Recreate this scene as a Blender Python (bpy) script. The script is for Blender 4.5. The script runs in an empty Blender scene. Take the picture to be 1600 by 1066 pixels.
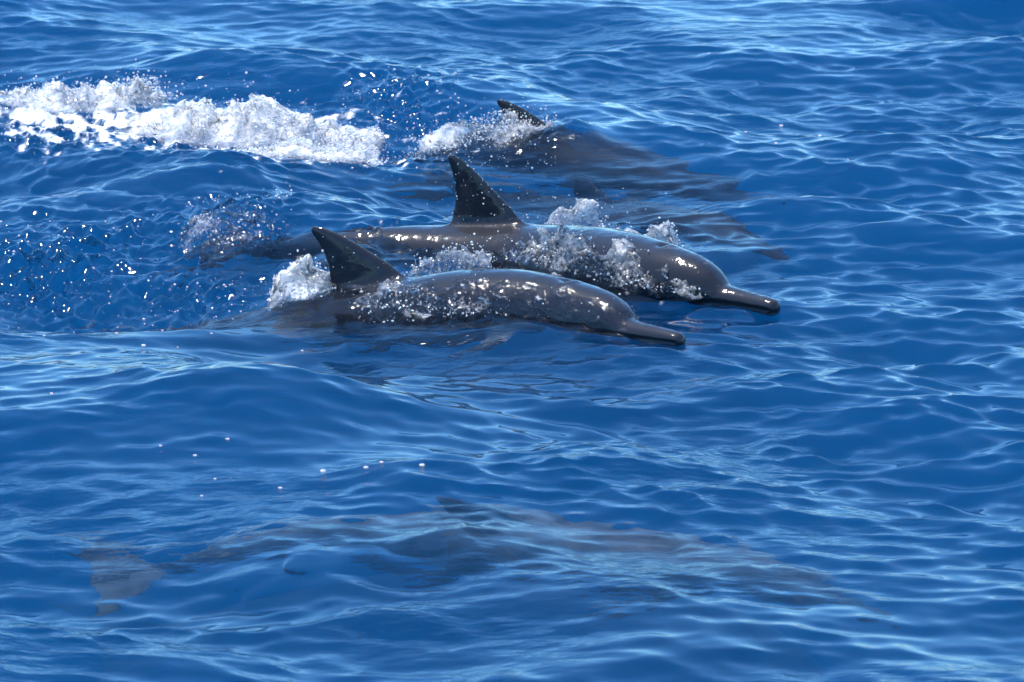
import bpy, bmesh, math
import numpy as np
from mathutils import Vector

scene = bpy.context.scene
col = scene.collection

# ------------------------------------------------------------------ camera, sky, sun, exposure
FPX, CAM_H = 7500.0, 3.44                      # focal length in photo pixels, eye height above the sea
PITCH = math.atan(1823 / FPX)
cam_data = bpy.data.cameras.new('camera')
cam_data.lens = FPX / 1600 * 36
cam_data.sensor_width = 36
cam_data.clip_start = 0.5
cam_data.clip_end = 8000
cam_data.dof.use_dof = True
cam_data.dof.focus_distance = 15.2
cam_data.dof.aperture_fstop = 10.0
cam = bpy.data.objects.new('camera', cam_data)
cam.location = (0, 0, CAM_H)
cam.rotation_euler = (math.pi / 2 - PITCH, 0, 0)
col.objects.link(cam)
scene.camera = cam

SUN_ELEV, SUN_AZ = math.radians(75), math.radians(-62)      # azimuth from +Y (away from the camera), + to the right
world = bpy.data.worlds.new('World')
scene.world = world
world.use_nodes = True
wn = world.node_tree
sky = wn.nodes.new('ShaderNodeTexSky')
sky.sky_type = 'NISHITA'
sky.sun_disc = False
sky.sun_elevation = SUN_ELEV
sky.sun_rotation = SUN_AZ
sky.air_density = 1.0
sky.dust_density = 0.0
sky.ozone_density = 4.0
bg = wn.nodes['Background']
bg.inputs['Strength'].default_value = 0.15
tint = wn.nodes.new('ShaderNodeVectorMath'); tint.operation = 'MULTIPLY'
tint.inputs[1].default_value = (0.62, 1.0, 1.26)                 # clear tropical air, a little bluer than the model sky
wn.links.new(sky.outputs[0], tint.inputs[0]); wn.links.new(tint.outputs[0], bg.inputs['Color'])

sun_data = bpy.data.lights.new('sun', 'SUN')
sun_data.energy = 4.3
sun_data.cycles.use_multiple_importance_sampling = False
sun_data.angle = math.radians(0.53)
sun_data.color = (1.0, 0.95, 0.88)
sun = bpy.data.objects.new('sun', sun_data)
sd = Vector((math.sin(SUN_AZ) * math.cos(SUN_ELEV), math.cos(SUN_AZ) * math.cos(SUN_ELEV), math.sin(SUN_ELEV)))
sun.rotation_euler = sd.to_track_quat('Z', 'Y').to_euler()
sun.location = sd * 50
col.objects.link(sun)

scene.view_settings.view_transform = 'Standard'
scene.view_settings.look = 'None'
scene.view_settings.exposure = 0.88
scene.view_settings.gamma = 1.0
scene.cycles.use_denoising = True
scene.cycles.max_bounces = 8
scene.cycles.transmission_bounces = 8
scene.cycles.transparent_max_bounces = 8
scene.cycles.volume_bounces = 1
scene.cycles.adaptive_threshold = 0.035
scene.cycles.glossy_bounces = 3
scene.cycles.diffuse_bounces = 2
scene.cycles.caustics_refractive = True
scene.cycles.caustics_reflective = False
scene.cycles.sample_clamp_indirect = 4.0

# ------------------------------------------------------------------ helpers
cP, sP = math.cos(PITCH), math.sin(PITCH)
def ray(u, v):
    a = (u - 800) / FPX; b = -(v - 533) / FPX
    return np.array([a, cP + b * sP, -sP + b * cP])
def at(u, v, z=0.0):                                   # photo pixel -> point at height z
    d = ray(u, v); t = (z - CAM_H) / d[2]
    return np.array([0, 0, CAM_H]) + t * d
def under(u, v, dep):                                  # photo pixel -> point dep below the surface, through refraction
    d = ray(u, v); d = d / np.linalg.norm(d); p = at(u, v); e = 1 / 1.333
    c = -d[2]; t = e * d + (e * c - math.sqrt(1 - e * e * (1 - c * c))) * np.array([0, 0, 1.0])
    return p + t * (dep / -t[2])

_prng = np.random.RandomState(7)
_perm = np.concatenate([_prng.permutation(256)] * 3).astype(np.int32)
_g3 = _prng.normal(size=(256, 3)); _g3 /= np.linalg.norm(_g3, axis=1)[:, None]; _g3 = _g3.astype(np.float32)
def perlin(x, y, z=None):
    x = np.asarray(x, np.float32); y = np.asarray(y, np.float32)
    z = np.zeros_like(x) if z is None else np.asarray(z, np.float32)
    xi = np.floor(x).astype(np.int32); yi = np.floor(y).astype(np.int32); zi = np.floor(z).astype(np.int32)
    xf = x - xi; yf = y - yi; zf = z - zi
    fade = lambda t: t * t * t * (t * (t * 6 - 15) + 10)
    u, v, w = fade(xf), fade(yf), fade(zf)
    xi &= 255; yi &= 255; zi &= 255
    def g(i, j, k):
        h = _perm[_perm[_perm[xi + i] + yi + j] + zi + k]
        q = _g3[h]
        return q[..., 0] * (xf - i) + q[..., 1] * (yf - j) + q[..., 2] * (zf - k)
    l = lambda a, b, t: a + t * (b - a)
    return l(l(l(g(0,0,0), g(1,0,0), u), l(g(0,1,0), g(1,1,0), u), v),
             l(l(g(0,0,1), g(1,0,1), u), l(g(0,1,1), g(1,1,1), u), v), w) * 1.6
def fbm(x, y, z=None, octv=4, gain=0.5):
    s = 0; a = 1.0; f = 1.0
    for i in range(octv):
        s = s + a * perlin(x * f + 17.3 * i, y * f - 9.1 * i, None if z is None else z * f + 3.7 * i)
        a *= gain; f *= 2.03
    return s
def sstep(a, b, x):
    t = np.clip((x - a) / (b - a), 0, 1); return t * t * (3 - 2 * t)

def mesh_obj(name, verts, faces, mat, parent=None, smooth=True):
    me = bpy.data.meshes.new(name)
    verts = np.asarray(verts, np.float32); faces = np.asarray(faces, np.int32)
    me.vertices.add(len(verts)); me.vertices.foreach_set('co', verts.ravel())
    n = faces.shape[1]
    me.loops.add(faces.size); me.loops.foreach_set('vertex_index', faces.ravel())
    me.polygons.add(len(faces))
    me.polygons.foreach_set('loop_start', np.arange(0, faces.size, n, dtype=np.int32))
    me.polygons.foreach_set('loop_total', np.full(len(faces), n, np.int32))
    me.polygons.foreach_set('use_smooth', np.full(len(faces), smooth, bool))
    me.update(calc_edges=True)
    me.materials.append(mat)
    o = bpy.data.objects.new(name, me); col.objects.link(o)
    if parent: o.parent = parent
    return o
def fattr(o, name, data):
    a = o.data.attributes.new(name, 'FLOAT', 'POINT'); a.data.foreach_set('value', np.asarray(data, np.float32).ravel())
def tag(o, label=None, cat=None, group=None, kind=None):
    for k, val in (('label', label), ('category', cat), ('group', group), ('kind', kind)):
        if val: o[k] = val
    return o

def new_mat(name):
    m = bpy.data.materials.new(name); m.use_nodes = True
    nt = m.node_tree; nt.nodes.clear()
    out = nt.nodes.new('ShaderNodeOutputMaterial')
    return m, nt, out
def nd(nt, typ, **kw):
    n = nt.nodes.new(typ)
    for k, v in kw.items():
        if k.startswith('_'): setattr(n, k[1:], v)
        else: n.inputs[k.replace('_', ' ')].default_value = v
    return n

# ------------------------------------------------------------------ materials
def water_material():
    m, nt, out = new_mat('sea_water')
    L = nt.links.new
    glass = nd(nt, 'ShaderNodeBsdfGlass', Roughness=0.075, IOR=1.333)
    tc = nt.nodes.new('ShaderNodeTexCoord')
    mp = nt.nodes.new('ShaderNodeMapping'); mp.inputs['Rotation'].default_value = (0, 0, math.radians(38)); mp.inputs['Scale'].default_value = (0.45, 1.0, 1.0)
    L(tc.outputs['Object'], mp.inputs['Vector'])
    rip = nd(nt, 'ShaderNodeTexNoise', Scale=26.0, Detail=2.5, Roughness=0.5); L(mp.outputs[0], rip.inputs['Vector'])
    gust = nd(nt, 'ShaderNodeTexNoise', Scale=1.1, Detail=2.0); L(tc.outputs['Object'], gust.inputs['Vector'])
    gm = nd(nt, 'ShaderNodeMapRange'); gm.inputs['From Min'].default_value = .42; gm.inputs['From Max'].default_value = .68; L(gust.outputs['Fac'], gm.inputs['Value'])
    hh = nd(nt, 'ShaderNodeMath', _operation='MULTIPLY'); sk = nd(nt, 'ShaderNodeAttribute', _attribute_name='slick'); inv = nd(nt, 'ShaderNodeMath', _operation='SUBTRACT'); inv.inputs[0].default_value = 1.0; L(sk.outputs['Fac'], inv.inputs[1])
    g2 = nd(nt, 'ShaderNodeMath', _operation='MULTIPLY'); L(gm.outputs[0], g2.inputs[0]); L(inv.outputs[0], g2.inputs[1])
    L(rip.outputs['Fac'], hh.inputs[0]); L(g2.outputs[0], hh.inputs[1])
    wb = nd(nt, 'ShaderNodeBump', Strength=1.0, Distance=0.010); L(hh.outputs[0], wb.inputs['Height'])
    L(wb.outputs[0], glass.inputs['Normal'])
    foam = nd(nt, 'ShaderNodeBsdfPrincipled', Roughness=0.6)
    foam.inputs['Base Color'].default_value = (0.82, 0.86, 0.9, 1)
    att = nd(nt, 'ShaderNodeAttribute', _attribute_name='foam')
    mix = nt.nodes.new('ShaderNodeMixShader')
    clear = nd(nt, 'ShaderNodeBsdfTransparent')
    body = nt.nodes.new('ShaderNodeMixShader')
    fz = nd(nt, 'ShaderNodeFresnel', IOR=1.333)
    cl = nd(nt, 'ShaderNodeMath', _operation='MULTIPLY_ADD'); cl.inputs[1].default_value = -CLEAR; cl.inputs[2].default_value = CLEAR
    L(fz.outputs[0], cl.inputs[0]); L(cl.outputs[0], body.inputs[0])
    L(glass.outputs[0], body.inputs[1]); L(clear.outputs[0], body.inputs[2])
    L(att.outputs['Fac'], mix.inputs[0]); L(body.outputs[0], mix.inputs[1]); L(foam.outputs[0], mix.inputs[2])
    L(mix.outputs[0], out.inputs['Surface'])
    vs = nd(nt, 'ShaderNodeVolumeScatter', Density=WATER_DENSITY, Anisotropy=0.0); vs.inputs['Color'].default_value = WATER_COLOR
    va = nd(nt, 'ShaderNodeVolumeAbsorption', Density=0.64); va.inputs['Color'].default_value = (0.15, 0.70, 0.91, 1)   # red goes first
    vol = nt.nodes.new('ShaderNodeAddShader'); L(vs.outputs[0], vol.inputs[0]); L(va.outputs[0], vol.inputs[1])
    L(vol.outputs[0], out.inputs['Volume'])
    return m
WATER_DENSITY = 0.31
CLEAR = 0.11          # share of light that crosses the surface unbent
WATER_COLOR = (0.006, 0.235, 0.62, 1)
MAT_WATER = water_material()

def skin_material():
    m, nt, out = new_mat('dolphin_skin')
    L = nt.links.new
    tone = nd(nt, 'ShaderNodeAttribute', _attribute_name='tone')
    ramp = nt.nodes.new('ShaderNodeValToRGB')
    e = ramp.color_ramp.elements
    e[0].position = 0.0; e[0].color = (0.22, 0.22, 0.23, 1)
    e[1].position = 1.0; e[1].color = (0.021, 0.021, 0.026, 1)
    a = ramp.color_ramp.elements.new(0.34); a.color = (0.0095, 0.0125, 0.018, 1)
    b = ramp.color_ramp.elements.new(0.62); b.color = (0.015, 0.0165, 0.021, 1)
    tc = nt.nodes.new('ShaderNodeTexCoord')
    no = nd(nt, 'ShaderNodeTexNoise', Scale=9.0, Detail=5.0, Roughness=0.6)
    L(tc.outputs['Object'], no.inputs['Vector'])
    ad = nd(nt, 'ShaderNodeMath', _operation='MULTIPLY_ADD'); ad.inputs[1].default_value = 0.34
    sub = nd(nt, 'ShaderNodeMath', _operation='SUBTRACT'); sub.inputs[1].default_value = 0.17
    L(no.outputs['Fac'], ad.inputs[0]); L(tone.outputs['Fac'], ad.inputs[2]); L(ad.outputs[0], sub.inputs[0])
    L(sub.outputs[0], ramp.inputs['Fac'])
    p = nd(nt, 'ShaderNodeBsdfPrincipled', Roughness=0.5)
    p.inputs['Specular IOR Level'].default_value = 0.05
    p.inputs['Coat Weight'].default_value = 1.0
    p.inputs['Coat Roughness'].default_value = 0.13
    p.inputs['Coat IOR'].default_value = 1.33
    L(ramp.outputs[0], p.inputs['Base Color'])
    n2 = nd(nt, 'ShaderNodeTexNoise', Scale=42.0, Detail=2.5, Roughness=0.5)
    L(tc.outputs['Object'], n2.inputs['Vector'])
    bump = nd(nt, 'ShaderNodeBump', Strength=0.5, Distance=0.010)
    n3 = nd(nt, 'ShaderNodeTexNoise', Scale=7.0, Detail=2.0); L(tc.outputs['Object'], n3.inputs['Vector'])
    wet = nd(nt, 'ShaderNodeMapRange'); wet.inputs['From Min'].default_value = .40; wet.inputs['From Max'].default_value = .62
    L(n3.outputs['Fac'], wet.inputs['Value'])
    hm = nd(nt, 'ShaderNodeMath', _operation='MULTIPLY'); L(n2.outputs['Fac'], hm.inputs[0]); L(wet.outputs[0], hm.inputs[1])
    L(hm.outputs[0], bump.inputs['Height'])
    L(bump.outputs[0], p.inputs['Coat Normal'])
    air = nd(nt, 'ShaderNodeAttribute', _attribute_name='air'); L(air.outputs['Fac'], p.inputs['Coat Weight'])
    mp = nt.nodes.new('ShaderNodeMapping'); mp.inputs['Scale'].default_value = (5, 22, 60); mp.inputs['Rotation'].default_value = (.25, .35, .5); L(tc.outputs['Object'], mp.inputs['Vector'])
    sc = nd(nt, 'ShaderNodeTexNoise', Scale=1.0, Detail=2.0); L(mp.outputs[0], sc.inputs['Vector'])
    sr = nd(nt, 'ShaderNodeMapRange'); sr.inputs['From Min'].default_value = .685; sr.inputs['From Max'].default_value = .70; sr.inputs['To Max'].default_value = .55; L(sc.outputs['Fac'], sr.inputs['Value'])
    mx = nd(nt, 'ShaderNodeMix', _data_type='RGBA'); L(sr.outputs[0], mx.inputs['Factor']); L(ramp.outputs[0], mx.inputs[6]); mx.inputs[7].default_value = (.07, .07, .08, 1)
    L(mx.outputs[2], p.inputs['Base Color'])
    L(p.outputs[0], out.inputs['Surface'])
    return m
MAT_SKIN = skin_material()
m, nt, out = new_mat('dolphin_eye')
p = nd(nt, 'ShaderNodeBsdfPrincipled', Roughness=0.08); p.inputs['Base Color'].default_value = (0.008, 0.007, 0.007, 1)
nt.links.new(p.outputs[0], out.inputs['Surface'])
MAT_EYE = m

# ------------------------------------------------------------------ the sea: one closed body of water
def axis(a, b, step, far, ratio=1.13):
    mid = np.arange(a, b + step * 0.5, step)
    g = []; d = step; x = 0
    while x < far:
        d *= ratio; x += d; g.append(x)
    g = np.array(g)
    return np.concatenate([a - g[::-1], mid, mid[-1] + g])
GX = axis(-2.75, 2.75, 0.0075, 1500.0)
GY = axis(10.1, 21.2, 0.0125, 1500.0)
NX, NY = len(GX), len(GY)
sx = np.gradient(GX); sy = np.gradient(GY)

def sea_waves():
    rng = np.random.RandomState(21)
    N = 340
    lam = np.exp(rng.uniform(np.log(0.045), np.log(6.0), N))
    lw = np.log(lam)
    slope = 0.50 * np.exp(-((lw - np.log(0.65)) / 0.8) ** 2) + 0.85 * np.exp(-((lw - np.log(0.12)) / 0.65) ** 2) + 0.36 * np.exp(-((lw - np.log(1.9)) / 0.6) ** 2)
    ang = np.radians(-78) + rng.normal(size=N) * np.radians(34)          # travel direction, towards the camera and a little right
    ang = np.radians(-85) + rng.normal(size=N) * np.radians(np.where(lam > .4, 32, 17))
    ang = np.where(rng.rand(N) < 0.38, np.radians(-134) + rng.normal(size=N) * np.radians(16), ang)
    amp = slope * lam / (2 * np.pi)
    amp *= RMS_SLOPE / math.sqrt(np.sum((amp * 2 * np.pi / lam) ** 2) / 2)
    ph = rng.uniform(0, 2 * np.pi, N)
    h = np.zeros((NY, NX), np.float32); dx = np.zeros_like(h); dy = np.zeros_like(h)
    # calm and ruffled patches for the small ripples
    X, Y = np.meshgrid(GX, GY)
    env = [np.clip(0.85 + 1.7 * fbm(X * f + o, Y * f * 0.6 - o, octv=2), 0.25, 2.1).astype(np.float32) for f, o in ((0.6, 3.1), (0.95, 8.7), (0.5, 21.0))]
    acc = [[np.zeros_like(h) for _ in range(3)] for _ in range(4)]
    for i in range(N):
        k = 2 * np.pi / lam[i]; c, s = math.cos(ang[i]), math.sin(ang[i])
        ax = np.exp(1j * k * c * GX) * sstep(2.5, 5, lam[i] / sx)
        ay = np.exp(1j * (k * s * GY + ph[i])) * sstep(2.5, 5, lam[i] / sy)
        e = np.outer(ay.astype(np.complex64), ax.astype(np.complex64))
        b = acc[3] if lam[i] > 0.8 else acc[i % 3]
        b[0] += amp[i] * e.imag; b[1] -= amp[i] * c * e.real * CHOP; b[2] -= amp[i] * s * e.real * CHOP
    for j in range(4):
        q = env[j] if j < 3 else 1.0
        h += acc[j][0] * q; dx += -acc[j][1] * q; dy += -acc[j][2] * q
    return X, Y, h, dx, dy, acc[3][0]
RMS_SLOPE = 0.235
CHOP = 0.85
X, Y, SEA_H, SEA_DX, SEA_DY, SEA_SWELL = sea_waves()
FOAM = np.zeros_like(SEA_H)
def gblur(F, rx, ry):
    def one(A_, r):
        k = np.exp(-np.linspace(-2, 2, 2 * r + 1) ** 2); k /= k.sum()
        P = np.pad(A_, ((r, r), (0, 0)), mode='edge'); out = np.zeros_like(A_)
        for i, w in enumerate(k): out += np.float32(w) * P[i:i + A_.shape[0]]
        return out
    return one(one(F, ry).T, rx).T
def limit_steepness():                                     # steep camera-facing wave faces flattened, shaped to keep sun glints off the open sea
    global SEA_H, SEA_DX, SEA_DY
    for _ in range(3):
        gy = np.gradient(SEA_H, axis=0) / (np.gradient(Y + SEA_DY, axis=0) + 1e-6)
        m = np.minimum(gblur((gy > .43).astype(np.float32), 7, 5) * 3.0, 1.0)
        k = 1 - .45 * gblur(m.astype(np.float32), 5, 4)
        low = gblur(SEA_H, 14, 10)
        SEA_H = low + (SEA_H - low) * k; SEA_DX *= k; SEA_DY *= k
limit_steepness()

def sample(F, x, y):
    ix = np.clip(np.searchsorted(GX, x) - 1, 0, NX - 2); iy = np.clip(np.searchsorted(GY, y) - 1, 0, NY - 2)
    tx = (x - GX[ix]) / (GX[ix + 1] - GX[ix]); ty = (y - GY[iy]) / (GY[iy + 1] - GY[iy])
    return (F[iy, ix] * (1 - tx) * (1 - ty) + F[iy, ix + 1] * tx * (1 - ty) + F[iy + 1, ix] * (1 - tx) * ty + F[iy + 1, ix + 1] * tx * ty)

def blob(u, v, rx, ry, rot=0.0, z=0.0):                    # smooth mask round a place in the sea
    c = at(u, v, z); ca, sa = math.cos(math.radians(rot)), math.sin(math.radians(rot))
    ex = (X - c[0]) * ca + (Y - c[1]) * sa; ey = -(X - c[0]) * sa + (Y - c[1]) * ca
    return np.exp(-(ex / rx) ** 2 - (ey / ry) ** 2).astype(np.float32)

def build_sea():
    top = np.stack([X + SEA_DX, Y + SEA_DY, SEA_H], -1).reshape(-1, 3)
    idx = np.arange(NX * NY).reshape(NY, NX)
    f = np.stack([idx[:-1, :-1], idx[:-1, 1:], idx[1:, 1:], idx[1:, :-1]], -1).reshape(-1, 4)
    # skirt and floor close the body of water
    loop = np.concatenate([idx[0, :], idx[1:, -1], idx[-1, -2::-1], idx[-2:0:-1, 0]])
    n0 = NX * NY; m_ = len(loop)
    bot = top[loop].copy(); bot[:, 2] = -60
    ring = np.arange(m_); nxt = (ring + 1) % m_
    side = np.stack([loop[nxt], loop[ring], n0 + ring, n0 + nxt], -1)
    cen = np.array([[0, 15, -60.0]])
    tri = np.stack([n0 + nxt, n0 + ring, np.full(m_, n0 + m_), np.full(m_, n0 + m_)], -1)
    V = np.concatenate([top, bot, cen])
    o = mesh_obj('sea', V, np.concatenate([f, side]), MAT_WATER)
    bm = bmesh.new(); bm.from_mesh(o.data); bm.verts.ensure_lookup_table()
    bm.faces.new([bm.verts[int(n0 + i)] for i in ring[::-1]]) if False else None
    for i in range(m_):
        bm.faces.new((bm.verts[int(n0 + nxt[i])], bm.verts[int(n0 + ring[i])], bm.verts[int(n0 + m_)]))
    bm.to_mesh(o.data); bm.free()
    fo = np.zeros(len(o.data.vertices), np.float32); fo[:n0] = FOAM.ravel()
    fattr(o, 'foam', fo)
    sl = np.zeros_like(fo); sl[:n0] = np.clip(1.2 * blob(1010, 505, .42, .32), 0, 1).ravel(); fattr(o, 'slick', sl)
    tag(o, 'deep blue rippled sea water', None, None, 'structure')
    return o

# ------------------------------------------------------------------ dolphins
ST = np.array([  # distance from the beak tip, top, bottom, half width, centre offset
    (0.000, .006, -.006, .007, -.040), (0.004, .018, -.018, .020, -.040), (0.015, .026, -.026, .028, -.040), (0.05, .031, -.031, .033, -.040),
    (0.10, .034, -.036, .037, -.039), (0.15, .037, -.042, .043, -.037), (0.180, .039, -.047, .050, -.034),
    (0.195, .056, -.049, .057, -.032), (0.215, .076, -.050, .068, -.029), (0.26, .098, -.059, .084, -.024),
    (0.33, .116, -.075, .102, -.019), (0.42, .130, -.098, .120, -.012), (0.54, .150, -.127, .141, -.005), (0.68, .162, -.152, .157, 0),
    (0.82, .167, -.167, .164, 0), (0.96, .165, -.168, .158, 0), (1.10, .152, -.158, .143, 0), (1.28, .124, -.134, .110, 0),
    (1.46, .095, -.104, .072, 0), (1.64, .068, -.074, .042, 0), (1.80, .045, -.048, .024, 0), (1.92, .026, -.027, .015, 0), (1.985, .012, -.012, .010, 0)])
def interp(s, c):
    x, y = ST[:, 0], ST[:, c]
    h = np.diff(x); d = np.diff(y) / h
    m = np.zeros_like(y); m[0] = d[0]; m[-1] = d[-1]
    for i in range(1, len(y) - 1):
        m[i] = 0 if d[i - 1] * d[i] <= 0 else 3 * (h[i - 1] + h[i]) / ((2 * h[i] + h[i - 1]) / d[i - 1] + (h[i] + 2 * h[i - 1]) / d[i])
    i = np.clip(np.searchsorted(x, s) - 1, 0, len(h) - 1); t = (s - x[i]) / h[i]
    return ((2*t**3 - 3*t**2 + 1) * y[i] + (t**3 - 2*t**2 + t) * h[i] * m[i] + (-2*t**3 + 3*t**2) * y[i+1] + (t**3 - t**2) * h[i] * m[i+1])

def fin(bm, root_a, root_b, tip, lead, trail, thick, nrm, n=14, chord=0.06):
    """blade from a root chord (a = leading, b = trailing) to a tip, with bowed edges; nrm = thickness direction"""
    root_a, root_b, tip, nrm = map(np.array, (root_a, root_b, tip, nrm))
    rings = []; K = 16
    for i in range(n + 1):
        t = i / n
        a = root_a * (1 - t) + tip * t + np.array(lead) * (4 * t * (1 - t))
        b = root_b * (1 - t) + (tip + (root_b - root_a) * chord) * t + np.array(trail) * (4 * t * (1 - t))
        th = thick * (1 - t) ** 0.75 * 0.92 + thick * 0.10
        if t > 0.9:
            q = (t - 0.9) / 0.1; mid = (a + b) / 2
            w = math.sqrt(max(0.0, 1 - q * q)) * 0.9 + 0.1
            a = mid + (a - mid) * w; b = mid + (b - mid) * w
        ring = []
        for j in range(K):
            c = j / K * 2 * math.pi
            x = 0.5 - 0.5 * math.cos(c)                 # 0 leading .. 1 trailing
            y = math.sin(c) * (1 - 0.55 * x) * 0.62
            ring.append(bm.verts.new(a + (b - a) * x + nrm * y * th))
        rings.append(ring)
    for r0, r1 in zip(rings, rings[1:]):
        for j in range(K):
            bm.faces.new((r0[j], r0[(j + 1) % K], r1[(j + 1) % K], r1[j]))
    bm.faces.new(rings[0][::-1]); bm.faces.new(rings[-1])

def dolphin_rest():
    """straight dolphin, beak tip at s=0, s grows to the tail along -X; fused into one skin"""
    bm = bmesh.new()
    S = np.unique(np.concatenate([np.linspace(0, .02, 8), np.linspace(.02, .3, 34), np.linspace(.3, 1.985, 90)]))
    K = 56; rings = []
    T, B, W, Z = (interp(S, c) for c in (1, 2, 3, 4))
    for i, s in enumerate(S):
        ring = []
        for j in range(K):
            a = j / K * 2 * math.pi
            ca, sa = math.cos(a), math.sin(a)
            ex = 0.94
            y = W[i] * math.copysign(abs(ca) ** ex, ca)
            z = (T[i] if sa > 0 else -B[i]) * math.copysign(abs(sa) ** ex, sa) + Z[i]
            ring.append(bm.verts.new((-s, y, z)))
        rings.append(ring)
    for r0, r1 in zip(rings, rings[1:]):
        for j in range(K):
            bm.faces.new((r0[j], r1[j], r1[(j + 1) % K], r0[(j + 1) % K]))
    bm.faces.new(rings[0]); bm.faces.new(rings[-1][::-1])
    # dorsal fin, flukes, flippers
    fin(bm, (-.85, 0, .138), (-1.20, 0, .112), (-1.172, 0, .368), (-.030, 0, .040), (.046, 0, -.006), .036, (0, 1, 0), 20, 0.10)
    for sgn in (1, -1):
        fin(bm, (-1.80, sgn * .004, 0), (-1.99, sgn * .004, 0), (-2.075, sgn * .27, -.004), (.042, 0, 0), (.030, 0, 0), .026, (0, 0, 1), 16)
        fin(bm, (-.46, sgn * .085, -.085), (-.585, sgn * .085, -.095), (-.735, sgn * .27, -.215), (.032, sgn * .02, 0), (.020, sgn * -.012, 0), .030, (0, -.55 * sgn, .83), 14)
    bmesh.ops.recalc_face_normals(bm, faces=bm.faces)
    me = bpy.data.meshes.new('rest'); bm.to_mesh(me); bm.free()
    o = bpy.data.objects.new('rest', me); col.objects.link(o)
    r = o.modifiers.new('r', 'REMESH'); r.mode = 'VOXEL'; r.voxel_size = 0.0056; r.adaptivity = 0.0
    sm = o.modifiers.new('s', 'SMOOTH'); sm.factor = 0.5; sm.iterations = 5
    dg = bpy.context.evaluated_depsgraph_get()
    me2 = bpy.data.meshes.new_from_object(o.evaluated_get(dg))
    V = np.empty(len(me2.vertices) * 3, np.float32); me2.vertices.foreach_get('co', V); V = V.reshape(-1, 3)
    Fc = np.array([list(p.vertices) for p in me2.polygons], np.int32)
    bpy.data.objects.remove(o); bpy.data.meshes.remove(me); bpy.data.meshes.remove(me2)
    return V, Fc
RV, RF = dolphin_rest()
# fine shape on the rest skin: mouth line, blowhole
def skin_details(V):
    V = V.copy(); s = -V[:, 0]; y = V[:, 1]; z = V[:, 2]
    zm = np.interp(s, [0, .2, .30, .36], [-.043, -.041, -.052, -.04])           # mouth line height
    g = np.exp(-((z - zm) / .0045) ** 2) * sstep(.37, .33, s) * sstep(0.004, .02, s)
    V[:, 1] -= np.sign(y) * g * .008
    b = np.exp(-((s - .385) / .012) ** 2 - (y / .020) ** 2) * (z > .05)
    V[:, 2] -= b * .012
    rim = np.exp(-((s - .362) / .012) ** 2 - (y / .022) ** 2) * (z > .05)
    V[:, 2] += rim * .004
    return V
def relax(V, F, mask, it):
    a = np.concatenate([F[:, 0], F[:, 1], F[:, 2], F[:, 3]]); b = np.concatenate([F[:, 1], F[:, 2], F[:, 3], F[:, 0]])
    a, b = np.concatenate([a, b]), np.concatenate([b, a]); n = len(V); V = V.astype(float)
    cnt = np.maximum(np.bincount(a, minlength=n), 1)[:, None]
    for _ in range(it):
        avg = np.stack([np.bincount(a, weights=V[b, c], minlength=n) for c in range(3)], -1) / cnt
        V += (avg - V) * mask[:, None] * 0.6
    return V
_s = -RV[:, 0]; _top = interp(np.clip(_s, 0, 1.985), 1)
_m = np.exp(-((RV[:, 2] - _top - .004) / .026) ** 2) * sstep(.74, .84, _s) * sstep(1.30, 1.20, _s) * (np.abs(RV[:, 1]) < .075)
_side = np.abs(RV[:, 1]) - interp(np.clip(_s, 0, 1.985), 3)
_m = np.maximum(_m, np.exp(-((np.hypot(np.abs(RV[:, 1]) - .115, RV[:, 2] + .11)) / .03) ** 2) * sstep(.42, .45, _s) * sstep(.66, .6, _s))
RV = relax(RV, RF, _m, 45)
RV = skin_details(RV)
def skin_tone(V):
    s = -V[:, 0]; y = V[:, 1]; z = V[:, 2]
    zc = interp(np.clip(s, 0, 1.985), 4)
    T = interp(np.clip(s, 0, 1.985), 1); B = -interp(np.clip(s, 0, 1.985), 2)
    q = np.where(z > zc, (z - zc) / T, (z - zc) / B)             # -1 belly .. 1 back
    t = 0.34 + 0.42 * sstep(.05, .55, q) - 0.34 * sstep(-.02, -.62, q)
    t = t + (0.95 - t) * sstep(1.02, 1.4, q)                              # dorsal fin
    beak = sstep(.235, .17, s)
    t = t * (1 - beak) + beak * np.where(q > -.3, 0.95, 0.25)
    lateral = np.abs(y) > interp(np.clip(s, 0, 1.985), 3) + .012
    t = np.where(lateral, 0.85, t)
    eye = np.exp(-((s - .335) / .03) ** 2 - ((q + .05) / .16) ** 2)
    t = t + 0.4 * eye
    t = np.where(s > 1.7, np.maximum(t, .6), t)
    zm = np.interp(s, [0, .2, .30, .36], [-.043, -.041, -.052, -.04])
    jaw = sstep(.34, .26, s) * sstep(-.004, -.014, z - zm)
    t = t * (1 - jaw) + jaw * .27
    t = np.maximum(t, np.exp(-((z - zm) / .005) ** 2) * sstep(.37, .33, s))
    return np.clip(t, 0.02, 1)
RT = skin_tone(RV)

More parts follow.
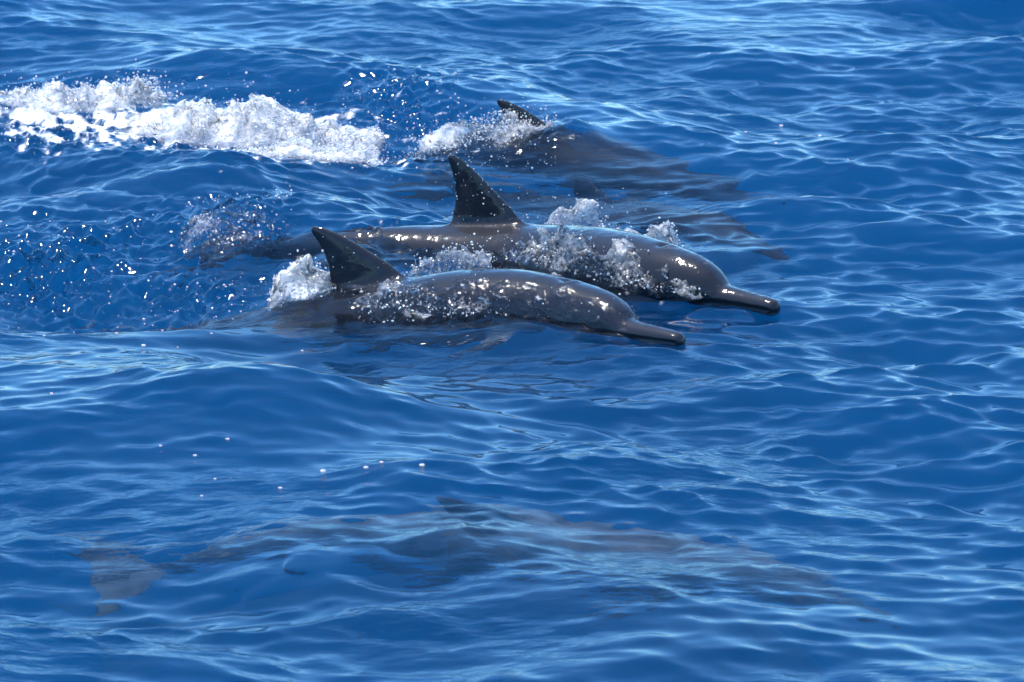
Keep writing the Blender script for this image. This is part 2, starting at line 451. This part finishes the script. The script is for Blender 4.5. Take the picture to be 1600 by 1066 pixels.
def pose(ctrl, roll=0.0, scale=1.0):
    """ctrl: (s, point) along the spine, head first. returns f(rest verts) -> world verts"""
    cs = np.array([c[0] for c in ctrl], float); cp = np.array([c[1] for c in ctrl], float)
    n = 400; S = np.linspace(-.02, 2.1, n)
    # natural cubic spline through the control points
    k = len(cs); A = np.zeros((k, k)); R = np.zeros((k, 3)); A[0, 0] = A[-1, -1] = 1
    h = np.diff(cs)
    for i in range(1, k - 1):
        A[i, i-1] = h[i-1]; A[i, i] = 2 * (h[i-1] + h[i]); A[i, i+1] = h[i]
        R[i] = 6 * ((cp[i+1] - cp[i]) / h[i] - (cp[i] - cp[i-1]) / h[i-1])
    M = np.linalg.solve(A, R)
    i = np.clip(np.searchsorted(cs, S) - 1, 0, k - 2)[:, None][:, 0]
    a = (cs[i+1] - S)[:, None]; b = (S - cs[i])[:, None]; hh = h[i][:, None]
    P = M[i]*a**3/(6*hh) + M[i+1]*b**3/(6*hh) + (cp[i]/hh - M[i]*hh/6)*a + (cp[i+1]/hh - M[i+1]*hh/6)*b
    lo, hi = S < cs[0], S > cs[-1]
    d0 = (P[~lo][1] - P[~lo][0]) / (S[1] - S[0]); d1 = (P[~hi][-1] - P[~hi][-2]) / (S[1] - S[0])
    P[lo] = cp[0] + (S[lo] - cs[0])[:, None] * d0; P[hi] = cp[-1] + (S[hi] - cs[-1])[:, None] * d1
    T = -np.gradient(P, axis=0); T /= np.linalg.norm(T, axis=1)[:, None]      # forward
    up = np.array([0, 0, 1.0])
    L = np.cross(up, T); L /= np.linalg.norm(L, axis=1)[:, None]
    U = np.cross(T, L)
    cr, sr = math.cos(math.radians(roll)), math.sin(math.radians(roll))
    L, U = L * cr + U * sr, U * cr - L * sr
    arc = np.linalg.norm(np.diff(P, axis=0), axis=1).sum() / 2.12
    def f(V):
        s = np.clip(-V[:, 0], S[0], S[-1] - 1e-4)
        g = lambda Q: np.stack([np.interp(s, S, Q[:, c]) for c in range(3)], -1)
        return g(P) + V[:, 1:2] * scale * g(L) + V[:, 2:3] * scale * g(U)
    f.arc = arc
    return f
def make_dolphin(label, ctrl, roll=0.0, scale=1.0, pale=0.0):
    f = pose(ctrl, roll, scale)
    print('dolphin', label, 'length per rest metre %.3f' % f.arc)
    W = f(RV.astype(float))
    root = bpy.data.objects.new('dolphin', None); col.objects.link(root)
    c = W.mean(0); root.location = c
    tag(root, label, 'dolphin', 'dolphins swimming in a pod')
    b = mesh_obj('body', W - c, RF, MAT_SKIN, root)
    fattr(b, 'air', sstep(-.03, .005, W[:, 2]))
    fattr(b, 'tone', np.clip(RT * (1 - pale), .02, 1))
    # eyes
    ev = np.array([(-.335, sg * .0965, -.032) for sg in (1, -1)])
    ew = f(ev)
    for q in ew:
        bm = bmesh.new(); bmesh.ops.create_icosphere(bm, subdivisions=2, radius=.011)
        me = bpy.data.meshes.new('eye'); bm.to_mesh(me); bm.free(); me.materials.append(MAT_EYE)
        for pl in me.polygons: pl.use_smooth = True
        eo = bpy.data.objects.new('eye', me); col.objects.link(eo); eo.parent = root; eo.location = q - c
    return f, W

A, U_ = at, under
V3 = lambda *a: np.array(a, float)
D_MAIN = make_dolphin('dark grey dolphin with the tallest upright dorsal fin, second row, head out of the water',
    [(0, A(1215, 462, .052)), (.12, A(1161, 452, .05)), (.3, A(1078, 441, .045)), (.8, A(868, 436, -.05)), (1.1, A(728, 426, -.06)), (1.5, A(540, 406, -.035)), (2.0, V3(-1.04, 15.62, -.17))], 0, 1.06)
D_FRONT = make_dolphin('dark dolphin nearest of the two heads above water, fin leaning back at left',
    [(0, A(1069, 513, .05)), (.12, A(1014, 505, .046)), (.3, A(930, 496, .025)), (.7, V3(-.117, 14.60, -.052)), (1.05, A(584, 532, -.13)), (1.5, V3(-.90, 14.80, -.21)), (2.0, V3(-1.40, 14.93, -.30))], -5, 1.05)
b3 = A(814, 155, .165)
D_BACK = make_dolphin('dolphin farthest back, only its small fin tip above the foaming water film',
    [(0, b3 + V3(.98, -.62, -.46)), (.3, b3 + V3(.72, -.42, -.41)), (.8, b3 + V3(.28, -.14, -.33)), (1.13, b3 + V3(-.01, 0, -.33)), (1.5, b3 + V3(-.35, .07, -.36)), (2.0, b3 + V3(-.80, .1, -.42))], 0, 0.9)
D_DEEP = make_dolphin('dark submerged dolphin just behind the tall-finned one, beak pointing right',
    [(0, U_(1232, 388, .13)), (.42, U_(1105, 349, .19)), (1.13, U_(910, 300, .385)), (1.5, U_(790, 282, .36)), (2.0, U_(640, 264, .36))], 0, 1.0, -.6)
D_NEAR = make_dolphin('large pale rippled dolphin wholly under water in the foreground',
    [(0, U_(1395, 955, .42)), (.3, U_(1210, 899, .37)), (.8, U_(920, 854, .36)), (1.1, U_(735, 832, .37)), (1.5, U_(480, 832, .35)), (2.0, U_(140, 862, .40))], 18, 1.06, .64)  # skin colour lightened to make up for sunlight missing under water


# ------------------------------------------------------------------ how the pod stirs the sea
def at_y(u, v, Yd):                                     # photo pixel -> point at distance Yd
    d = ray(u, v); return np.array([0, 0, CAM_H]) + d * (Yd / d[1])
def stir():
    global SEA_H, FOAM
    calm = np.maximum(.9 * blob(830, 470, 1.0, .5), .75 * blob(760, 840, 1.2, .5))       # the pod's own slick flattens the swell
    SEA_H -= SEA_SWELL * calm
    SEA_H *= 1 - .55 * blob(470, 885, .16, .22) - .25 * blob(1010, 505, .42, .3) - .4 * blob(280, 1040, .6, .4) - .25 * calm * blob(830, 470, 1.0, .5)
    lift = [(715, 230, .20, .20, 0, .115), (868, 238, .15, .18, 0, .095), (690, 238, .22, .16, 0, .03), (545, 474, .22, .10, 0, .055), (380, 365, .20, .16, 0, .07),
            (60, 335, .55, .28, 0, .06), (150, 470, .55, .26, 0, -.05),
            (985, 522, .08, .05, 0, .016), (1110, 482, .08, .05, 0, .016), (790, 520, .15, .06, 0, .02), (300, 505, .5, .15, 0, .03), (120, 190, .5, .25, 0, .05), (400, 200, .45, .25, 0, .06),
            (1120, 490, .3, .15, 0, -.015), (560, 300, .5, .25, 0, -.04)]
    for u, v, rx, ry, rot, a in lift: SEA_H += a * blob(u, v, rx, ry, rot)
    chop = [(110, 400, .38, .55, 1.5), (330, 235, .55, .40, .8), (90, 225, .5, .5, .7), (610, 170, .22, .7, .8), (745, 225, .24, .30, 1.1),
            (340, 442, .30, .20, 1.2), (640, 498, .25, .05, .5), (380, 350, .20, .25, 1.2), (700, 400, .25, .15, .9), (620, 250, .3, .2, .8),
            (920, 335, .12, .12, .7), (860, 512, .3, .035, .35), (1060, 480, .2, .04, .3), (1010, 385, .12, .1, .7), (60, 470, .3, .12, .6)]
    M = np.zeros_like(SEA_H)
    for u, v, rx, ry, a in chop: M = np.maximum(M, a * blob(u, v, rx, ry))
    M *= np.clip(0.75 + 0.9 * fbm(X * 3.1, Y * 2.0, octv=2), 0, 1.6)
    on = M > .01
    x, y = X[on], Y[on]
    t = .020 * perlin(x * 9, y * 8) + .040 * perlin(x * 18 + 5, y * 15) + .018 * perlin(x * 34 + 2, y * 29)
    SEA_H[on] += (t * M[on]).astype(np.float32)
    fz = [(110, 165, .38, .30, .9), (400, 195, .42, .32, 1.0), (480, 245, .22, .12, .9), (470, 450, .10, .12, .9), (150, 215, .6, .45, .75), (420, 250, .5, .35, .6), (720, 215, .16, .2, .55), (640, 245, .25, .12, .5)]
    Q = np.zeros_like(SEA_H)
    for u, v, rx, ry, a in fz: Q = np.maximum(Q, a * blob(u, v, rx, ry))
    on = Q > .02
    x, y = X[on], Y[on]
    n = fbm(x * 12, y * 9, octv=4, gain=.6)
    lace = 1 - np.abs(fbm(x * 7 + 40, y * 5, octv=3, gain=.6)) * 2.2
    FOAM[on] = np.maximum(sstep(.10, .45, Q[on] * .95 + n * .55 - .40), .75 * sstep(.62, .95, lace * np.minimum(Q[on] * 1.5, 1) + .12 * n))
    # water heaped along the skin where a dolphin cuts the surface
    ring = np.zeros_like(SEA_H)
    for D in (D_MAIN, D_FRONT, D_BACK):
        W = D[1]; zz = sample(SEA_H, W[:, 0], W[:, 1])
        for p in W[(np.abs(W[:, 2] - zz) < .006) & (RV[:, 0] < -.27)][::3]:
            ix = np.searchsorted(GX, p[0]); iy = np.searchsorted(GY, p[1])
            a, b, c, d = ix - 10, ix + 11, iy - 7, iy + 8
            g = np.exp(-((X[c:d, a:b] - p[0]) / .03) ** 2 - ((Y[c:d, a:b] - p[1]) / .04) ** 2)
            ring[c:d, a:b] = np.maximum(ring[c:d, a:b], g)
    on = ring > .02
    x, y = X[on], Y[on]
    rough = np.clip(.4 + 1.2 * fbm(x * 5 + 3, y * 5, octv=2), 0, 1.5)
    SEA_H[on] += (ring[on] * (.010 + .022 * rough * np.clip(perlin(x * 17, y * 15) + .3, 0, 1))).astype(np.float32)
    FOAM[on] = np.maximum(FOAM[on], .8 * sstep(.55, .95, ring[on] * rough * .8 + .45 * fbm(x * 26, y * 20, octv=3)))
stir()
sea_z = lambda x, y: sample(SEA_H, np.asarray(x, float), np.asarray(y, float))
sea = build_sea()

# ------------------------------------------------------------------ splashes
def splash_material(name, fine, body_scatter):
    m, nt, out = new_mat(name); L = nt.links.new
    tc = nt.nodes.new('ShaderNodeTexCoord')
    n1 = nd(nt, 'ShaderNodeTexNoise', Scale=70.0 * fine, Detail=6.0, Roughness=0.72)
    mpn = nt.nodes.new('ShaderNodeMapping'); mpn.inputs['Scale'].default_value = (1, 1, 1) if body_scatter else (.3, .8, .8)
    mpn.inputs['Rotation'].default_value = (0, 0, 0) if body_scatter else (0, .25, .4)
    L(tc.outputs['Object'], mpn.inputs['Vector']); L(mpn.outputs[0], n1.inputs['Vector'])
    att = nd(nt, 'ShaderNodeAttribute', _attribute_name='white')
    add = nd(nt, 'ShaderNodeMath', _operation='ADD'); L(n1.outputs['Fac'], add.inputs[0]); L(att.outputs['Fac'], add.inputs[1])
    mr = nd(nt, 'ShaderNodeMapRange'); mr.inputs['From Min'].default_value = .72 if body_scatter else .78; mr.inputs['From Max'].default_value = 1.25 if body_scatter else 1.12
    L(add.outputs[0], mr.inputs['Value'])
    bump = nd(nt, 'ShaderNodeBump', Strength=0.6 if body_scatter else .35, Distance=0.012 / fine)
    n2 = nd(nt, 'ShaderNodeTexNoise', Scale=34.0 * fine, Detail=3.0, Roughness=0.55); L(tc.outputs['Object'], n2.inputs['Vector'])
    L(n2.outputs['Fac'], bump.inputs['Height'])
    dif = nd(nt, 'ShaderNodeBsdfDiffuse'); dif.inputs['Color'].default_value = (.90, .91, .92, 1)
    tra = nd(nt, 'ShaderNodeBsdfTranslucent'); tra.inputs['Color'].default_value = (.88, .91, .93, 1)
    sss = nd(nt, 'ShaderNodeSubsurfaceScattering', Scale=0.06); sss.inputs['Color'].default_value = (.97, .975, .98, 1); sss.inputs['Radius'].default_value = (1, 1, 1)
    fm = nt.nodes.new('ShaderNodeMixShader'); fm.inputs[0].default_value = .35
    L((sss if body_scatter else dif).outputs[0], fm.inputs[1]); L(tra.outputs[0], fm.inputs[2])
    gl = nd(nt, 'ShaderNodeBsdfGlossy', Roughness=0.09); gl.inputs['Color'].default_value = (1, 1, 1, 1); L(bump.outputs[0], gl.inputs['Normal'])
    fr = nd(nt, 'ShaderNodeFresnel', IOR=1.333); L(bump.outputs[0], fr.inputs['Normal'])
    froth = nt.nodes.new('ShaderNodeMixShader'); L(fr.outputs[0], froth.inputs[0]); L(fm.outputs[0], froth.inputs[1]); L(gl.outputs[0], froth.inputs[2])
    glass = nd(nt, 'ShaderNodeBsdfGlass', Roughness=0.04, IOR=1.333); L(bump.outputs[0], glass.inputs['Normal'])
    clear = nd(nt, 'ShaderNodeBsdfTransparent'); clear.inputs['Color'].default_value = (.93, .97, 1, 1)
    body = nt.nodes.new('ShaderNodeMixShader'); body.inputs[0].default_value = .35
    L(glass.outputs[0], body.inputs[1]); L(clear.outputs[0], body.inputs[2])
    mix = nt.nodes.new('ShaderNodeMixShader')
    L(mr.outputs[0], mix.inputs[0]); L(body.outputs[0], mix.inputs[1]); L(froth.outputs[0], mix.inputs[2])
    L(mix.outputs[0], out.inputs['Surface'])
    return m
MAT_SPLASH = splash_material('splash_water', 1.0, True)
MAT_FILM = splash_material('film_of_water', 2.0, False)

def ico(sub):
    bm = bmesh.new(); bmesh.ops.create_icosphere(bm, subdivisions=sub, radius=1.0)
    v = np.array([q.co[:] for q in bm.verts]); f = np.array([[q.index for q in p.verts] for p in bm.faces]); bm.free()
    return v, f
ICO1, ICO2 = ico(1), ico(2)
rng = np.random.RandomState(5)
def drops(name, P, R, white, parent=None, loc=None, shape=None):
    """many droplets as one mesh of small lumpy balls"""
    P = np.asarray(P, float); n = len(P)
    v, f = shape or ICO1
    st = rng.uniform(.7, 1.35, (n, 1, 3)); jit = 1 + rng.uniform(-.18, .18, (n, len(v), 1))
    V = (P - (loc if loc is not None else 0))[:, None, :] + v[None] * np.asarray(R)[:, None, None] * st * jit
    F = (f[None] + (np.arange(n) * len(v))[:, None, None]).reshape(-1, 3)
    o = mesh_obj(name, V.reshape(-1, 3), F, MAT_FILM, parent)
    fattr(o, 'white', np.repeat(np.asarray(white) * np.ones(n), len(v)))
    o['kind'] = 'stuff'
    return o
def splash(label, base, top, thick, white, n_drop, lean=0.0, rag=.35, noise=.022, z0=-.014, drop_r=(.0010, .0046), spread=.05, sheet=True, seed=1, step=.0055, back=0.0, base3d=None):
    """a ridge of thrown-up water: base line and crest line given as photo points; lean = how far the crest lies beyond the base"""
    bu = np.array([p[0] for p in base], float); bv = np.array([p[1] for p in base], float)
    tu = np.array([p[0] for p in top], float); tv = np.array([p[1] for p in top], float)
    B0 = np.array([A(u, v) for u, v in base])
    B0[:, 1] += back
    B0[:, 2] = sea_z(B0[:, 0], B0[:, 1])
    if base3d is not None: B0 = base3d
    length = np.linalg.norm(np.diff(B0, axis=0), axis=1).sum()
    n = max(12, int(length / step)); t = np.linspace(0, 1, n)
    U = bu[0] + (bu[-1] - bu[0]) * t
    Bp = np.stack([np.interp(U, bu, B0[:, c]) for c in range(3)], -1)
    TV = np.interp(U, tu, tv)
    Tp = np.array([at_y(u, v, b[1] + lean) for u, v, b in zip(U, TV, Bp)])
    H = np.maximum(Tp[:, 2] - Bp[:, 2], .004)
    r = fbm(t * length * 9 + seed * 7.7, np.full(n, seed * 3.1), octv=3, gain=.55)
    Hr = H * np.clip(1 - rag * .45 + rag * r, .15, 1.6)
    ends = np.sqrt(np.clip(np.minimum(t, 1 - t) * 5, 0, 1))
    loc = Bp.mean(0)
    root = bpy.data.objects.new('splash', None); col.objects.link(root); root.location = loc
    tag(root, label, 'splash', 'splashes thrown up by the pod')
    K = max(12, int((2 * H.max() + 2 * thick) / (step * 1.15))); a = np.linspace(0, np.pi, K)
    if sheet:
        wid = thick * (.35 + .65 * ends)[:, None] * np.cos(a)[None] * (1 - .75 * np.sin(a)[None] ** 2)
        hz = (Hr * (ends * .85 + .15))[:, None] * np.sin(a)[None] ** .85
        G = np.zeros((n, K, 3))
        G[..., 0] = Bp[:, None, 0]; G[..., 1] = Bp[:, None, 1] - wid + lean * (hz / max(H.max(), 1e-3)); G[..., 2] = (sea_z(G[..., 0].ravel(), G[..., 1].ravel()).reshape(n, K) if base3d is None else Bp[:, None, 2]) + z0 + hz
        q = G.reshape(-1, 3)
        amp = noise * (.35 + .65 * np.sin(a)[None] * np.ones((n, 1))).ravel()
        for c in range(3):
            q[:, c] += amp * (fbm(q[:, 0] * 22 + 11 * c + seed, q[:, 1] * 22, q[:, 2] * 22 + 5 * c, octv=4, gain=.62)) * (1.0, 1.0, .8)[c]
        for c in range(3): q[:, c] += amp * 1.3 * perlin(q[:, 0] * 8 + 13 * c + seed, q[:, 1] * 8, q[:, 2] * 8)
        idx = np.arange(n * K).reshape(n, K)
        F = np.stack([idx[:-1, :-1], idx[1:, :-1], idx[1:, 1:], idx[:-1, 1:]], -1).reshape(-1, 4)
        o = mesh_obj('water_sheet', q - loc, F, MAT_SPLASH, root)
        fattr(o, 'white', (white + .14 - .34 * (1 - np.sin(a)[None] * np.ones((n, 1))) ** 1.3).ravel() + .38 * perlin(q[:, 0] * 7 + seed, q[:, 1] * 7, q[:, 2] * 9))
    # droplets in and over the ridge
    i = rng.choice(n, n_drop, p=(H * (.3 + ends)) / (H * (.3 + ends)).sum())
    w = np.abs(rng.normal(size=n_drop)) * .58
    w = np.where(rng.rand(n_drop) < .85, np.clip(w, 0, 1.05), w * 1.15)
    dy = rng.normal(size=n_drop) * thick * .5 * np.clip(1.15 - w, .15, 1)
    P = np.stack([Bp[i, 0] + rng.normal(size=n_drop) * .008, Bp[i, 1] + dy - thick * .2 + lean * w, Bp[i, 2] + np.maximum(Hr[i], H[i] * .5) * w], -1)
    fl = rng.rand(n_drop) < .12
    P[fl] += rng.normal(size=(fl.sum(), 3)) * spread * np.array([1, .6, .6])
    P[:, 2] = np.maximum(P[:, 2], sea_z(P[:, 0], P[:, 1]) + .001)
    R = drop_r[0] + (drop_r[1] - drop_r[0]) * rng.rand(n_drop) ** 3
    drops('spray', P, R, np.where(rng.rand(n_drop) < .55 + .5 * white, .8, .3), root, loc)
    return root
splash('long frothy white wash at the far left edge', [(-25, 186), (80, 190), (180, 182), (268, 162)],
       [(-25, 150), (60, 128), (130, 130), (200, 114), (232, 102), (250, 125), (265, 158)], .22, .54, 5500, seed=1, rag=.6)
splash('tallest white wash, left of the farthest dolphin', [(185, 212), (300, 214), (400, 208), (500, 206), (600, 200)],
       [(185, 204), (250, 175), (300, 150), (340, 140), (380, 130), (430, 150), (480, 178), (540, 188), (600, 198)], .24, .60, 7500, seed=2, rag=.6)
splash('low white wash curling towards the camera in front of the tallest wash', [(360, 246), (450, 250), (530, 252), (600, 252)],
       [(360, 240), (420, 222), (470, 214), (520, 212), (565, 225), (600, 250)], .16, .52, 4000, seed=3, rag=.5)
splash('white arc of foam over the back of the farthest dolphin', [(640, 248), (690, 245), (735, 240), (800, 236), (865, 232)],
       [(640, 226), (690, 196), (735, 178), (790, 172), (830, 182), (865, 214)], .10, .26, 1600, seed=4, noise=.02, lean=.12)
splash('small clear splash with a droplet on top, behind the back of the tall-finned dolphin', [(850, 352), (900, 352), (950, 348)],
       [(850, 344), (890, 322), (922, 304), (938, 312), (950, 340)], .04, .32, 420, seed=5, lean=-.03, step=.004)
splash('small clear splash behind the head of the tall-finned dolphin', [(945, 378), (1000, 386), (1075, 398)],
       [(945, 360), (1000, 350), (1045, 343), (1062, 362), (1075, 395)], .05, .34, 520, seed=6, lean=-.03, step=.004)
splash('white splash right behind the leaning fin of the nearest dolphin', [(415, 466), (470, 468), (530, 466)],
       [(415, 455), (450, 425), (485, 388), (505, 384), (520, 420), (530, 455)], .10, .34, 800, seed=7, rag=.55, back=.06, noise=.03)
splash('clear curtain of water between the two raised dolphins', [(595, 468), (680, 462), (790, 452)],
       [(595, 452), (650, 400), (690, 380), (740, 376), (765, 384), (790, 430)], .06, .27, 700, seed=8, rag=.6, back=.10, lean=.05, step=.0045)
splash('glassy mound of water over the tail of the tall-finned dolphin', [(285, 380), (380, 386), (462, 384)],
       [(285, 342), (340, 327), (400, 337), (440, 358), (462, 380)], .16, .04, 260, seed=9, rag=.2, noise=.022)

# ------------------------------------------------------------------ water running over the skin
def normals(V, F):
    n = np.cross(V[F[:, 2]] - V[F[:, 0]], V[F[:, 3]] - V[F[:, 1]]); out = np.zeros_like(V)
    for c in range(4): np.add.at(out, F[:, c], n)
    return out / (np.linalg.norm(out, axis=1)[:, None] + 1e-12)
def to_px(V):
    d = V - np.array([0, 0, CAM_H]); yy = d[:, 1] * cP - d[:, 2] * sP; zz = d[:, 1] * sP + d[:, 2] * cP
    return 800 + FPX * d[:, 0] / yy, 533 - FPX * zz / yy
def film(label, D, u0, u1, upper, lower, thin, amp, white, n_drop, freq=24, seed=0.0):
    W = D[1]; N = normals(W, RF); u, v = to_px(W)
    vt = np.interp(u, [p[0] for p in upper], [p[1] for p in upper]); vb = np.interp(u, [p[0] for p in lower], [p[1] for p in lower])
    edge = np.minimum(np.minimum(v - vt, vb - v) / 12, np.minimum(u - u0, u1 - u) / 25)
    edge = edge + .9 * fbm(W[:, 0] * 16 + seed, W[:, 1] * 16, W[:, 2] * 16, octv=3, gain=.6)
    view = (np.array([0, 0, CAM_H]) - W); view /= np.linalg.norm(view, axis=1)[:, None]
    ok = (edge > 0) & ((N * view).sum(1) > -.1)
    Fk = RF[ok[RF].all(1)]
    use = np.unique(Fk); re = np.full(len(W), -1); re[use] = np.arange(len(use))
    n = fbm(W[use, 0] * freq * .55 + seed, W[use, 1] * freq, (W[use, 2] + .5 * W[use, 0]) * freq * 1.6, octv=4, gain=.55)
    up = np.clip(edge[use], 0, 1)
    off = (thin + amp * np.clip(n + .35, 0, 2)) * up
    P = W[use] + N[use] * off[:, None]
    for c in range(3): P[:, c] += amp * .3 * up * perlin(W[use, 0] * 40 + 9 * c, W[use, 1] * 40, W[use, 2] * 40 + seed)
    loc = P.mean(0)
    root = bpy.data.objects.new('splash', None); col.objects.link(root); root.location = loc
    tag(root, label, 'splash', 'splashes thrown up by the pod')
    o = mesh_obj('water_sheet', P - loc, re[Fk], MAT_FILM, root)
    fattr(o, 'white', white + .42 * n)
    k = rng.choice(len(P), n_drop); 
    Q = P[k] + N[use][k] * rng.exponential(.010, n_drop)[:, None] + rng.normal(size=(n_drop, 3)) * .006
    Q[:, 2] += rng.exponential(.006, n_drop)
    drops('spray', Q, .0007 + .0030 * rng.rand(n_drop) ** 4, np.where(rng.rand(n_drop) < .7, .8, .3), root, loc)
def flank(D, us, dz, out):                              # points just off the near flank, dz above the sea
    W = D[1]; u, v = to_px(W); B = []
    for q in us:
        k = np.nonzero((np.abs(u - q) < 9) & (W[:, 2] < dz + .03) & (W[:, 2] > dz - .03))[0]
        p = W[k[np.argmin(W[k, 1])]]; B.append((p[0], p[1] - out, dz))
    return np.array(B)
us = [700, 760, 820, 880, 940, 1000, 1050, 1095]
splash('sheet of broken water thrown along the flank of the tall-finned dolphin', [(q, 450) for q in us],
       [(700, 392), (760, 384), (800, 366), (850, 352), (900, 366), (950, 376), (1000, 386), (1050, 404), (1095, 436)],
       .030, .20, 1000, seed=12, rag=.45, noise=.026, lean=.085, step=.0042, base3d=flank(D_MAIN, us, .035, .012), z0=-.01, spread=.02)
us = [545, 600, 660, 720, 790]
splash('low glassy wash breaking over the back of the nearest dolphin, right of its leaning fin', [(q, 480) for q in us],
       [(545, 452), (600, 440), (650, 446), (720, 456), (790, 478)],
       .026, .12, 420, seed=15, rag=.5, noise=.018, lean=.07, step=.0042, base3d=flank(D_FRONT, us, .015, .010), z0=-.008, spread=.02)
film('thin glittering film of water on the back of the nearest dolphin', D_FRONT, 530, 900,
     [(530, 452), (640, 444), (760, 440), (900, 448)], [(530, 480), (700, 486), (800, 474), (900, 466)], .002, .009, .0, 60, freq=24, seed=7.0)
film('clear rippled film of water on the near cheek of the nearest dolphin', D_FRONT, 770, 985,
     [(770, 466), (900, 464), (985, 484)], [(770, 520), (985, 512)], .002, .008, -.05, 60, freq=18, seed=11.0)
def skin_drops(label, D, n, sel):
    W = D[1]; u, v = to_px(W); k = np.nonzero(sel(u, v, W))[0]; N = normals(W, RF)
    k = rng.choice(k, n); P = W[k] + N[k] * .0005 + rng.normal(size=(n, 3)) * .002
    tag(drops('water_droplets', P, .0010 + .0022 * rng.rand(n) ** 3, .9), label)
skin_drops('small white water droplets beading on the tall upright dorsal fin', D_MAIN, 110, lambda u, v, W: (v < 345) & (u > 680) & (u < 815) & (W[:, 2] > .1))
skin_drops('small white water droplets beading on the leaning fin of the nearest dolphin', D_FRONT, 24, lambda u, v, W: (v < 440) & (u < 625) & (W[:, 2] > .03))

# loose spray hanging in the air and glitter on the wakes
def spray_field(label, boxes):
    P = []; R = []
    for u0, v0, u1, v1, n, zmax in boxes:
        for _ in range(n):
            p = A(rng.uniform(u0, u1), rng.uniform(v0, v1)); z = float(sea_z(p[0], p[1]))
            P.append((p[0], p[1], z + rng.exponential(zmax))); R.append(.0010 + .0036 * rng.rand() ** 4)
    tag(drops('spray', P, R, np.where(rng.rand(len(P)) < .7, .85, .3)), label)
spray_field('loose spray and froth droplets over the churned water behind the pod',
    [(530, 140, 720, 215, 420, .01), (0, 120, 280, 250, 500, .01), (250, 195, 640, 262, 700, .008), (640, 190, 870, 262, 700, .015),
     (0, 350, 250, 470, 190, .003), (250, 420, 520, 470, 170, .005), (540, 250, 760, 345, 60, .05), (760, 285, 900, 340, 80, .02), (560, 470, 720, 500, 160, .004), (290, 325, 460, 385, 200, .01)])

# bubbles floating on the open water
bm = bmesh.new(); bmesh.ops.create_icosphere(bm, subdivisions=3, radius=1.0)
for q in bm.verts:
    q.co.z *= .55
    q.co *= 1 + .12 * math.sin(q.co.x * 5 + q.co.y * 3)
me = bpy.data.meshes.new('bubble'); bm.to_mesh(me); bm.free(); me.materials.append(MAT_SPLASH)
for pl in me.polygons: pl.use_smooth = True
aw = me.attributes.new('white', 'FLOAT', 'POINT')
for d in aw.data: d.value = .8
BUBBLES = {
    'of the bubbles just below the wake on the left': [(69, 525, 4), (182, 515, 6), (224, 531, 8), (277, 528, 4), (330, 508, 5), (472, 524, 5)],
    'of the bubbles on the open water between left wake and foreground dolphin': [(81, 641, 6), (251, 711, 6), (305, 722, 7), (336, 750, 5), (356, 706, 7)],
    'of the bubbles in a row left of the underwater fin': [(315, 773, 5), (438, 766, 7), (505, 753, 11), (572, 757, 9), (596, 753, 7), (660, 757, 10)],
    'of the bubbles on the open water at upper right': [(1165, 206, 4), (1212, 242, 6), (1221, 183, 7), (1253, 222, 6), (1281, 195, 7), (1324, 270, 4)]}
ORD = ['leftmost', 'second from left', 'third from left', 'fourth from left', 'fifth from left', 'sixth from left']
for where, spots in BUBBLES.items():
    for i, (u, v, r) in enumerate(spots):
        p = A(u, v); o = bpy.data.objects.new('bubble', me); col.objects.link(o)
        k = .8 * r / 2 / ((v + 1290) / CAM_H)
        o.scale = (k * 1.25, k * 1.1, k); o.rotation_euler = (0, 0, u * .37)
        o.location = (p[0], p[1], float(sea_z(p[0], p[1])) + k * .2)
        tag(o, ORD[i] + ' ' + where, 'bubble', 'bubbles on the open water')
